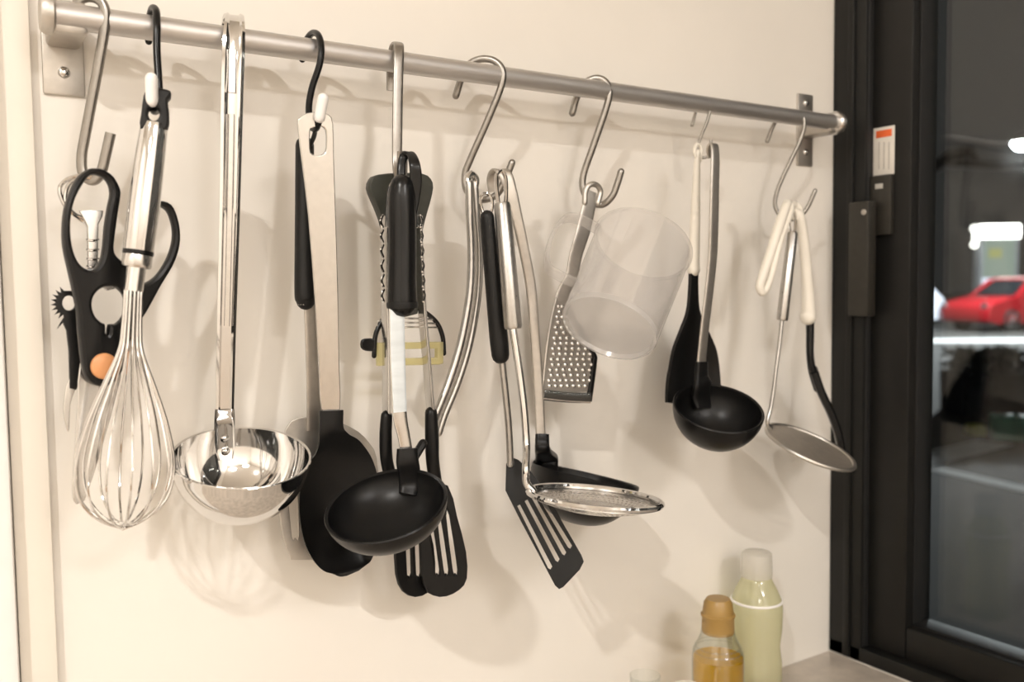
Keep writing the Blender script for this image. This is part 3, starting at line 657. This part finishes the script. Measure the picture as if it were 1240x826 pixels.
# cup: base turned to the viewer, mouth to the upper right
cb_ = disc_frame(737, 399, 60, 34, 22, -0.125)
cO = cb_[0]; v = (cO-CAM).normalized()
t = math.radians(22); mn = RT*math.sin(t)+UP*math.cos(t); mn = (mn-v*mn.dot(v)).normalized()
k = 34/60.0; ax = (v*k+mn*math.sqrt(1-k*k)).normalized()     # towards the mouth, away from the viewer
Rb = cb_[2]; Hc = .086; Rm = Rb*1.06
cup = thing('measuring_cup', 'clear plastic measuring cup hanging by its handle with its base outwards', 'cup', cO)
th = .0012
link('wall', lathe([(Rb, .004), (Rb+(Rm-Rb)*.5, Hc*.5), (Rm, Hc), (Rm+.0015, Hc+.0008), (Rm+.0015, Hc+.0024), (Rm-th, Hc+.0024), (Rb-th+(Rm-Rb)*.5, Hc*.5), (Rb-th, .004), (Rb, .004)], cO, ax, 48), CLEARP, cup)
link('base', lathe([(0, .003), (Rb*.9, .003), (Rb*.93, 0), (Rb*.985, 0), (Rb, .0022), (Rb, .0045), (0, .0045)], cO, ax, 48), CLEARB, cup)
mo = cO+ax*Hc
hx = (at(716, 246, -.07)-mo); hx = (hx-ax*hx.dot(ax)).normalized()
hA = cO+ax*(Hc*.97)+hx*(Rm-.0005); hB = cO+ax*(Hc*.30)+hx*(Rb*1.04-.0005)
wdir = ax.cross(hx)
link('handle', strip([hA, hA+hx*.016+ax*.001, hA+hx*.027-ax*.006, hA*.5+hB*.5+hx*.030, hB+hx*.024+ax*.004, hB+hx*.012, hB], .012, .0030, wdir, 6), CLEARP, cup)

#%% SPATULA AND LADLE ON THE SHORT HOOK ------------------------------------------
YU = -0.052
su = thing('spatula', 'black silicone spoon spatula with slender cream handle', 'spatula', at(840, 495, YU))
m = mpx(at(842, 300, YU))
link('handle', tube(A((845, 184, YU), (844, 200, YU), (842.5, 240, YU), (841, 290, YU), (840, 318, YU), (840, 327, YU)), [3*m, 4*m, 5.4*m, 6.5*m, 7.0*m, 7.8*m], 5, 14), WHITEP, su)
link('hanging_eye', tube(A((845, 196, YU), (841, 184, YU), (844, 175, YU+.001), (849, 180, YU+.001), (848, 194, YU)), .0016, 5, 8), WHITEP, su)
cl = A((840, 322, YU), (839.5, 345, YU), (839, 375, YU), (839, 395, YU+.001), (839, 420, YU+.003), (840, 445, YU+.005), (840, 470, YU+.005), (840, 489, YU+.004), (840, 494, YU+.003))
link('head', dish(cl, [6*m, 6*m, 9*m, 19*m, 33*m, 41*m, 44.5*m, 44.5*m, 40*m], [0, 0, .001, .003, .006, .008, .007, .004, .002], Vector((1, 0, 0)), .004, 12, 5), NYLON, su)
YV = -0.078
lw = thing('soup_ladle', 'deep black nylon ladle with a narrow steel strip handle beside cream handles', 'ladle', at(870, 550, YV))
rw = disc_frame(870, 494, 55, 28, 12, YV-.022)
n_ = rw[1]; ed = rim_dir(rw, 849, 467); q0 = rw[0]+ed*(rw[2]-.002); yq = q0.y
yl = [YV*(1-t)+yq*t for t in (0, .1, .3, .5, .75, 1)]
link('handle', strip(A((861, 190, YV+.010), (860, 180, YV+.008), (864, 175, YV+.005), (866, 186, YV+.002), (865.5, 220, yl[0]), (864.5, 270, yl[1]), (863, 310, yl[2]), (859, 350, yl[3]), (853, 400, yl[4]), (848.5, 446, yl[5])), [.008, .009, .0095, .010, .0105, .011, .0108, .0105, .0105, .011], .0026, Vector((1, 0.05, 0))), DULL, lw)
link('bowl', lathe(bowl_prof(rw[2], .036, .0024, .25, 16), rw[0], rw[1], 48), NYLON, lw)
link('neck', strip([at(849.5, 438, yq), at(849, 455, yq), q0+n_*.002-ed*.001, q0-n_*.010-ed*.004, q0-n_*.018-ed*.010], [.0135, .0155, .021, .024, .018], .006, Vector((1, 0.05, 0)), 5), NYLON, lw)

#%% LAST HOOK ----------------------------------------------------------------------
YX = -0.060
ws = thing('spatula', 'angled black blade spatula with cream handle hanging next to the window', 'spatula', at(1018, 538, YX))
m = mpx(at(978, 320, YX))
link('handle', tube(A((963, 256, YX+.004), (968, 262, YX), (972.5, 285, YX), (976, 320, YX), (978, 350, YX), (979, 376, YX), (978.5, 384, YX)), [5*m, 6*m, 6.2*m, 6.6*m, 7.2*m, 8.6*m, 9.8*m], 5, 14), WHITEP, ws)
link('hanging_eye', tube(A((967, 264, YX), (960, 262, YX+.003), (957, 252, YX+.006), (963, 247, YX+.008), (969, 254, YX+.004), (969, 264, YX)), .0030, 5, 8), WHITEP, ws)
link('shank', tube(A((981, 382, YX), (981, 405, YX), (981, 430, YX), (984, 450, YX), (991, 470, YX)), [.0042, .0040, .0038, .0042, .005], 5, 10), BLACKG, ws)
link('blade', strip(A((985, 448, YX), (994, 474, YX), (1006, 500, YX), (1014, 522, YX), (1017.5, 538, YX)), [.018, .030, .040, .044, .040], .0085, (lambda v: v-ray(1000, 490)*0)(ray(1000, 490).normalized()), 5), BLACKG, ws)
YY = -0.064
wl = thing('silicone_strap', 'folded cream silicone strap hanging beside the skimmer handle', 'strap', at(922, 356, YY))
link('loop', tube(A((952, 250, YY+.003), (944, 272, YY), (934, 303, YY), (925, 330, YY), (920, 347, YY), (924, 354, YY-.001), (931, 342, YY-.002), (938, 318, YY-.003), (945, 290, YY-.002), (954, 264, YY), (957, 252, YY+.003), (954, 247, YY+.005)), [.0046, .005, .0048, .0046, .0042, .0040, .0036, .0034, .0036, .004, .0044, .0045], 5, 10, True, True), WHITEP, wl)
YZ = -0.070
sm = thing('skimmer', 'fine mesh steel skimmer on a thin rod next to the window frame', 'skimmer', at(985, 570, YZ))
m = mpx(at(955, 330, YZ))
a, b = at(960, 281, YZ), at(947, 388, YZ); L = (b-a).length
link('handle', lathe([(0, -.001), (5.2*m, 0), (6.2*m, .0015), (6.8*m, L*.6), (7*m, L-.002), (6.2*m, L), (0, L+.001)], a, b-a, 24), STEEL, sm)
link('hanging_loop', tube(A((957, 284, YZ), (955, 266, YZ+.004), (957, 257, YZ+.007), (961, 257, YZ+.007), (963, 267, YZ+.004), (962, 284, YZ)), .0014, 5, 8), CHROME, sm)
link('rod', tube(A((947, 386, YZ), (944, 415, YZ), (940, 445, YZ), (937, 470, YZ), (933, 495, YZ), (929, 512, YZ), (934, 518, YZ)), .0019, 6, 10), STEEL, sm)
rm = disc_frame(981, 541, 57, 15.5, 25, YZ-.006)
c_, n_, R_ = rm
link('rim', ring(c_, n_, R_-.002, .0022, 48, 8), DULL, sm)
e1 = (RT-n_*RT.dot(n_)).normalized(); e2 = n_.cross(e1)
vs, fs = [], []; st_ = .0020; k = int(R_/st_)
wr_ = .00035
def wire_(p, q):
    d = (q-p).normalized(); x = d.cross(n_)*wr_; y = n_*wr_; o = len(vs)
    vs.extend([p+x+y, p-x+y, p-x-y, p+x-y, q+x+y, q-x+y, q-x-y, q+x-y])
    fs.extend([[o, o+1, o+5, o+4], [o+1, o+2, o+6, o+5], [o+2, o+3, o+7, o+6], [o+3, o, o+4, o+7]])
for i in range(-k, k+1):
    h = i*st_
    if abs(h) >= R_-.002: continue
    g = math.sqrt((R_-.002)**2-h*h); wire_(c_+e1*h-e2*g, c_+e1*h+e2*g); wire_(c_-e1*g+e2*h, c_+e1*g+e2*h)
o = link('mesh', mesh(vs, fs), DULL, sm); o['kind'] = 'stuff'

#%% COUNTER THINGS ---------------------------------------------------------------------
def standing(cx, cy, Y): 
    p = at(cx, cy, Y); return Vector((p.x, p.y, CZ))
OILM = clear('amber_oil', (0.96, 0.74, 0.01), 0.5, (0.88, 0.58, 0.002), rough=.03)
PALEM = clear('pale_lime_plastic', (0.96, 0.96, 0.80), 0.5, (0.92, 0.91, 0.70), rough=.08)
CAPT = pmat('tan_plastic_cap', (0.36, 0.22, 0.065), 0.35, 0.0, 0.04)
YOIL = -0.070
ob = standing(869.5, 790, YOIL); m = mpx(at(869.5, 790, YOIL))
def hz(y, Y, x=869.5): return at(x, y, Y).z-CZ
oil = thing('oil_bottle', 'small glass bottle of amber oil with tan cap', 'bottle', ob)
h1, h2, h3, h4 = hz(795, YOIL), hz(764, YOIL), hz(744, YOIL), hz(724, YOIL)
link('bottle', lathe([(0, 0), (29*m, 0), (31.5*m, .004), (31.5*m, h1-.004), (30.5*m, h1+.004), (26*m, h1+.012), (21.5*m, h2-.004), (20*m, h2+.002), (19*m, h2+.002), (20.4*m, h2-.004), (25*m, h1+.012), (29.4*m, h1+.004), (30.4*m, h1-.004), (30.4*m, .004), (0, .003)], ob, (0, 0, 1), 40), GLASS, oil)
link('oil', lathe([(0, .0035), (29.6*m, .0045), (29.9*m, h1-.004), (29.6*m, h1), (0, h1)], ob, (0, 0, 1), 40), OILM, oil, label='amber oil')
for hh, rr in ((.0065, 29.6), (.0105, 27.2)):
    link('glass_rib', ring(ob+Vector((0, 0, h1+hh)), (0, 0, 1), rr*m, .0007, 32, 6), GLASS, oil)
link('cap', lathe([(0, h4), (14*m, h4-.0005), (17*m, h4-.004), (18.5*m, h4-.012), (18.6*m, h3+.002), (20.6*m, h3+.0006), (20.6*m, h3-.001), (19.2*m, h3-.0025), (19.6*m, h2+.002), (19*m, h2-.001), (0, h2-.001)], ob, (0, 0, 1), 36), CAPT, oil)
YPB = -0.040
pb = standing(916, 760, YPB); m = mpx(at(916, 760, YPB))
bot = thing('sauce_bottle', 'tall pale lime squeeze bottle with white cap', 'bottle', pb)
g = lambda y: hz(y, YPB, 916)
pr = [(0, 0), (28*m, 0), (30.5*m, .004), (30*m, g(800)), (27.5*m, g(780)), (30*m, g(760)), (31*m, g(735)), (30*m, g(727)), (29*m, g(724)), (24*m, g(712)), (18.5*m, g(702)), (17*m, g(697)), (15.5*m, g(696))]
link('body', lathe(pr+[(0, g(697))], pb, (0, 0, 1), 40), PALEM, bot)
link('seal_band', ring(pb+Vector((0, 0, g(726))), (0, 0, 1), 29.6*m, .0013, 36, 8), WTIP, bot)
link('cap', lathe([(0, g(668)), (16*m, g(668)-.0003), (18*m, g(670)), (18.6*m, g(695)), (18*m, g(698)), (0, g(698))], pb, (0, 0, 1), 32), clear('white_translucent_cap', (.97, .96, .94), .8, (.93, .91, .87)), bot)
YGL = -0.120
gb = standing(781, 818, YGL); m = mpx(at(781, 818, YGL)); gh = at(781, 818, YGL).z-CZ
tag(link('tumbler', lathe([(0, 0), (13*m, 0), (14*m, .003), (19*m, gh), (18.2*m, gh+.0006), (17.6*m, gh), (13*m, .006), (0, .006)], gb, (0, 0, 1), 32), GLASS), 'small clear glass tumbler on the counter left of the oil', 'glass')
jb = standing(832, 833, YGL+.02); m = mpx(at(832, 833, YGL+.02)); jh = at(832, 833, YGL+.02).z-CZ
jar = thing('jar', 'small glass jar with cream lid in front of the oil bottle', 'jar', jb)
link('glass', lathe([(0, 0), (23*m, 0), (24*m, .003), (24*m, jh-.018), (21*m, jh-.012), (0, jh-.012)], jb, (0, 0, 1), 32), GLASS, jar)
link('lid', lathe([(0, jh), (22*m, jh-.0003), (24.5*m, jh-.002), (24.5*m, jh-.012), (0, jh-.012)], jb, (0, 0, 1), 32), WHITEP, jar)

#%% OUTSIDE THE WINDOW: PARKING LOT AT NIGHT --------------------------------------------
ASPH = pmat('asphalt', (0.032, 0.031, 0.028), 0.8, 0.0, 0.2, 0.0, 3)
LINEP = pmat('road_line_paint', (0.85, 0.87, 0.88), 0.7, 0.0, 0.15, 0.0, 20)
struct('ground', box((0.13, -60, -0.06), (90, 90, -0.01)), ASPH)
def gline(a, b, w, label):
    p, q = atZ(*a, -.0101), atZ(*b, -.0101); d = (q-p).normalized(); x = Vector((-d.y, d.x, 0))*w/2; h = Vector((0, 0, .004))
    o = tag(link('road_line', mesh([p-x, p+x, q+x, q-x, p-x+h, p+x+h, q+x+h, q-x+h], [[0, 1, 2, 3], [4, 5, 6, 7], [0, 1, 5, 4], [1, 2, 6, 5], [2, 3, 7, 6], [3, 0, 4, 7]]), LINEP), label, 'road line')
gline((1095, 563), (1205, 536), .30, 'white painted line running away to the green wheel stop')
gline((1132, 568), (1290, 604), .16, 'white painted line crossing in front of the dark ground')
gline((1080, 413), (1300, 412), 1.3, 'pale pavement band on the ground below the parked cars')  # strip of pale pavement, built like the road lines
# wheel stop, yellow end block
def bar(name, mat, a, b, w, h, label, cat, par=None):
    p, q = atZ(*a, -.01), atZ(*b, -.01); d = (q-p).normalized(); n = 8
    pr = [(-w/2, 0), (-w/2, h*.35), (-w*.38, h*.9), (-w*.25, h), (w*.25, h), (w*.38, h*.9), (w/2, h*.35), (w/2, 0)]
    me = sweep([p, p*.5+q*.5, q], pr, Vector((-d.y, d.x, 0)))
    if me.vertices[4].co.z < -.02: me = sweep([q, p*.5+q*.5, p], pr, Vector((-d.y, d.x, 0)))
    return tag(link(name, me, mat), label, cat)
bar('wheel_stop', pmat('green_stop_paint', (0.07, 0.45, 0.30), 0.5, 0.0, 0.2, 0.0, 8), (1200, 530), (1300, 534), .26, .20, 'green parking wheel stop on the ground outside the window', 'wheel stop')
bar('wheel_stop', pmat('yellow_stop_paint', (0.62, 0.60, 0.04), 0.5, 0.0, 0.2, 0.0, 8), (1172, 526), (1190, 526), .16, .09, 'short yellow block beside the green wheel stop', 'wheel stop')
HEDGE = pmat('dark_planter', (0.010, 0.011, 0.016), 0.8, 0.0, 0.5, 0.2, 12)
p, q = atZ(1152, 500, -.01), atZ(1236, 500, -.01)
d = (q-p).normalized(); nrm = Vector((-d.y, d.x, 0))
pl = thing('planter', 'long low dark planter on the parking lot', 'planter', (p+q)/2)
pr = [(-.3, 0), (-.33, .40), (-.30, .43), (.30, .43), (.33, .40), (.3, 0)]
me = sweep([p, q], pr, nrm)
if max(v.co.z for v in me.vertices) < .1: me = sweep([q, p], pr, nrm)
link('trough', me, HEDGE, pl)
vs, fs = [], []
for k in range(500):
    c = p+(q-p)*random.random()+nrm*random.uniform(-.26, .26)+Vector((0, 0, random.uniform(.40, .66)))
    a_ = Vector((random.uniform(-1, 1), random.uniform(-1, 1), random.uniform(-.4, 1))).normalized()*.07; b_ = a_.orthogonal().normalized()*.03; o_ = len(vs)
    vs += [c-a_, c+b_, c+a_, c-b_]; fs.append([o_, o_+1, o_+2, o_+3])
fo = link('foliage', mesh(vs, fs), pmat('dark_leaves', (0.012, 0.018, 0.014), 0.6, 0.0, 0.4), pl); fo['kind'] = 'stuff'

TYRE = pmat('tyre_rubber', (0.012, 0.012, 0.012), 0.7)
CGLASS = pmat('car_glass', (0.01, 0.012, 0.014), 0.08)
ALLOY = pmat('alloy_wheel', (0.6, 0.6, 0.6), 0.3, 1.0)
def car(label, paint, Gp, direc, wheel_off):
    """Gp: ground point under the front wheel nearest the viewer; direc: unit vector nose to tail"""
    d = Vector((direc.x, direc.y, 0)).normalized(); s_ = Vector((-d.y, d.x, 0))
    if s_.dot(CAM-Gp) > 0: s_ = -s_                       # s_ points away from the viewer
    O = Gp-d*.85                                          # nose
    t = thing('car', label, 'car', Gp+d*1.3+s_*.8)
    def P(x, y, z): return O+d*x+s_*y+Vector((0, 0, z))
    low = [(0, .30), (.02, .62), (.15, .76), (.95, .93), (1.35, .97), (3.9, .99), (4.05, .85), (4.12, .55), (4.1, .28), (3.75, .22), (.35, .22)]
    def loft(prof, insets):
        n = len(prof); vs = []
        for y, sh, zz in insets:
            cx = sum(a for a, b in prof)/n
            vs += [P(cx+(a-cx)*sh, y, b if zz is None else b) for a, b in prof]
        fs = [list(range(n)), [(len(insets)-1)*n+i for i in range(n)]]
        for k in range(len(insets)-1):
            for i in range(n): fs.append([k*n+i, k*n+(i+1) % n, (k+1)*n+(i+1) % n, (k+1)*n+i])
        return mesh(vs, fs)
    link('body', loft(low, [(-.06, .97, None), (0, .99, None), (.25, 1.0, None), (1.35, 1.0, None), (1.6, .99, None), (1.66, .97, None)]), paint, t, 50)
    top = [(1.05, .94), (1.75, 1.40), (2.2, 1.47), (3.1, 1.46), (3.6, 1.30), (3.95, .97)]
    link('cabin', loft(top, [(.02, .97, None), (.20, .92, None), (1.4, .92, None), (1.58, .97, None)]), paint, t, 40)
    def pane(pts, name='window'):
        vs = [P(*p) for p in pts]; nn = (vs[1]-vs[0]).cross(vs[2]-vs[0]).normalized()*.015; k = len(vs)
        link(name, mesh([v+nn for v in vs]+[v-nn for v in vs], [list(range(k)), list(range(k, 2*k))]+[[i, (i+1) % k, k+(i+1) % k, k+i] for i in range(k)]), CGLASS, t)
    pane([(1.30, .03, 1.0), (1.84, .12, 1.36), (2.40, .13, 1.40), (2.40, .04, 1.0)])
    pane([(2.47, .04, 1.0), (2.47, .13, 1.40), (3.05, .13, 1.38), (3.50, .11, 1.25), (3.68, .05, 1.02)])
    pane([(1.12, .15, .97), (1.72, .30, 1.37), (1.72, 1.30, 1.37), (1.12, 1.45, .97)], 'windscreen')
    for wx in (.85, 3.35):
        for yy, sg in ((.02, -1), (1.58, 1)):
            c = P(wx, yy, .30)
            w_ = link('wheel', lathe([(0, .06), (.20, .07), (.21, .09), (.29, .09), (.31, .05), (.31, -.08), (.2, -.08), (0, -.08)], c, s_*sg, 28), TYRE, t)
            link('hub', join([lathe([(0, .10), (.05, .10), (.06, .075), (0, .075)], c, s_*sg, 16)]+[sweep([c+s_*sg*.085, c+s_*sg*.085+(d*math.cos(u)+Vector((0, 0, 1))*math.sin(u))*.19], rrect(.05, .02), s_) for u in [2*math.pi*k/6 for k in range(6)]]), ALLOY, w_)
    for yy in (.12, 1.48):
        link('headlight', lathe([(0, .03), (.08, .02), (.10, 0), (.1, -.05), (0, -.05)], P(.06, yy, .68), -d, 16), ALLOY, t)
    return t
g1 = atZ(1223, 402, -.01)
sd = (RT*1.0+fw*.35); sd.z = 0
car('red parked hatchback on the night parking lot', pmat('red_car_paint', (0.26, 0.007, 0.012), 0.3, 0.0, 0.05, coat=.6), g1, sd, 0)
g2 = atZ(1020, 398, -.01)
car('white parked car behind the window frame beside the red hatchback', pmat('white_car_paint', (0.62, 0.64, 0.72), 0.3, 0.0, 0.05, coat=.6), g2, RT*1.0+fw*.1, 0)
# lit kiosk sign, street lamp, canopy beam
def far(px, py, Dm):
    dd = ray(px, py); return CAM+dd*(Dm)
D1 = 30.0
a = far(1187, 276, D1); b = far(1234, 276, D1); bo = far(1190, 345, D1)
kd_ = (b-a); kd_.z = 0; kw = kd_.length; kd_.normalize(); kn = Vector((kd_.y, -kd_.x, 0))
if kn.dot(CAM-a) < 0: kn = -kn
kc = (a+b)/2
ki = thing('lit_sign', 'brightly lit sign box standing behind the red car', 'sign', (kc.x, kc.y, 0))
def kbox(u0, u1, z0, z1, f0, f1):
    vs = [kc+kd_*u+kn*f+Vector((0, 0, z-kc.z)) for u in (u0, u1) for f in (f0, f1) for z in (z0, z1)]
    return mesh(vs, [[0, 1, 3, 2], [4, 6, 7, 5], [0, 4, 5, 1], [2, 3, 7, 6], [0, 2, 6, 4], [1, 5, 7, 3]])
zt, zb = a.z, bo.z
link('cabinet', kbox(-kw*.5, kw*.5, .0, zt, -.4, 0), pmat('sign_cabinet_grey', (.25, .26, .27), .5), ki)
link('light_box', kbox(-kw*.52, kw*.52, zt-.35, zt+.1, -.4, .04), emat('lit_white', (1.0, .98, .95), 9.0), ki)
link('display', kbox(-kw*.40, kw*.40, zb+.25, zt-.4, -.1, .03), emat('lit_display', (.42, .50, .42), .75), ki)
link('display_patch', kbox(-kw*.28, kw*.05, zb+.9, zt-.7, 0, .05), emat('lit_patch', (.55, .55, .22), .8), ki)
link('shelf_light', kbox(-kw*.42, kw*.40, zb+.05, zb+.22, -.1, .05), emat('lit_shelf', (.8, .85, 1.0), 1.6), ki)
LB = emat('lit_bulb', (1, .97, .9), 5.0)
for px, py in ((1180, 277), (1182, 288), (1180, 296)):
    c = far(px, py, D1)
    g_ = link('bulb', lathe([(0, .12), (.07, .1), (.12, 0), (.07, -.1), (0, -.12)], c, (0, 0, 1), 16), LB, ki)
    link('bulb_arm', tube([c+Vector((0, 0, .1)), c+kd_*.25+Vector((0, 0, .12)), kc-kd_*kw*.45+Vector((0, 0, c.z-kc.z+.05))], .025, 3, 8), FRAMEM, g_)
c = far(1238, 172, 22.0)
sl = thing('street_lamp', 'tall street lamp with a glowing white head', 'street lamp', (c.x+.5, c.y-.6, 0))
base = Vector((c.x+.6, c.y-1.0, 0))
link('pole', tube([base, base+Vector((0, 0, c.z*.6)), base+Vector((0, 0, c.z+.25)), c+Vector((0, 0, .22))], [.08, .06, .05, .04], 6, 12), pmat('lamp_pole_grey', (.12, .12, .12), .5), sl)
link('head', lathe([(0, .22), (.12, .2), (.26, .05), (.28, 0), (.2, .02), (0, .03)], c, (0, 0, 1), 24), pmat('lamp_pole_grey', (.12, .12, .12), .5), sl)
link('globe', lathe([(0, .04), (.22, .03), (.24, -.06), (.15, -.17), (0, -.2)], c, (0, 0, 1), 24), emat('street_glow', (.93, .97, 1.0), 30.0), sl)
pl_ = bpy.data.lights.new('street_lamp_light', 'POINT'); pl_.energy = 4500; pl_.shadow_soft_size = .2; pl_.color = (.92, .97, 1.0)
po = bpy.data.objects.new('street_lamp_light', pl_); COL.objects.link(po); po.parent = sl; po.location = c+Vector((0, 0, -.45))-sl.location
# dark canopy beam across the lot
a, b = far(1120, 196, 12.0), far(1300, 206, 12.6)
cn = thing('canopy', 'dark canopy beam with a bent bracket above the cars', 'canopy', ((a+b)/2).xy.to_3d())
link('beam', sweep([a+(a-b)*.3, b+(b-a)*.5], rrect(.10, .12), Vector((0, 0, 1))), FRAMEM, cn)
link('bracket', tube([far(1128, 205, 12), far(1150, 190, 12), far(1172, 184, 12), far(1182, 192, 12)], [.07, .09, .08, .04], 5, 10), FRAMEM, cn)
link('post', sweep([Vector((a.x, a.y, 0))+(a-b)*.2, a+(a-b)*.2], rrect(.12, .12), Vector((1, 0, 0))), FRAMEM, cn)
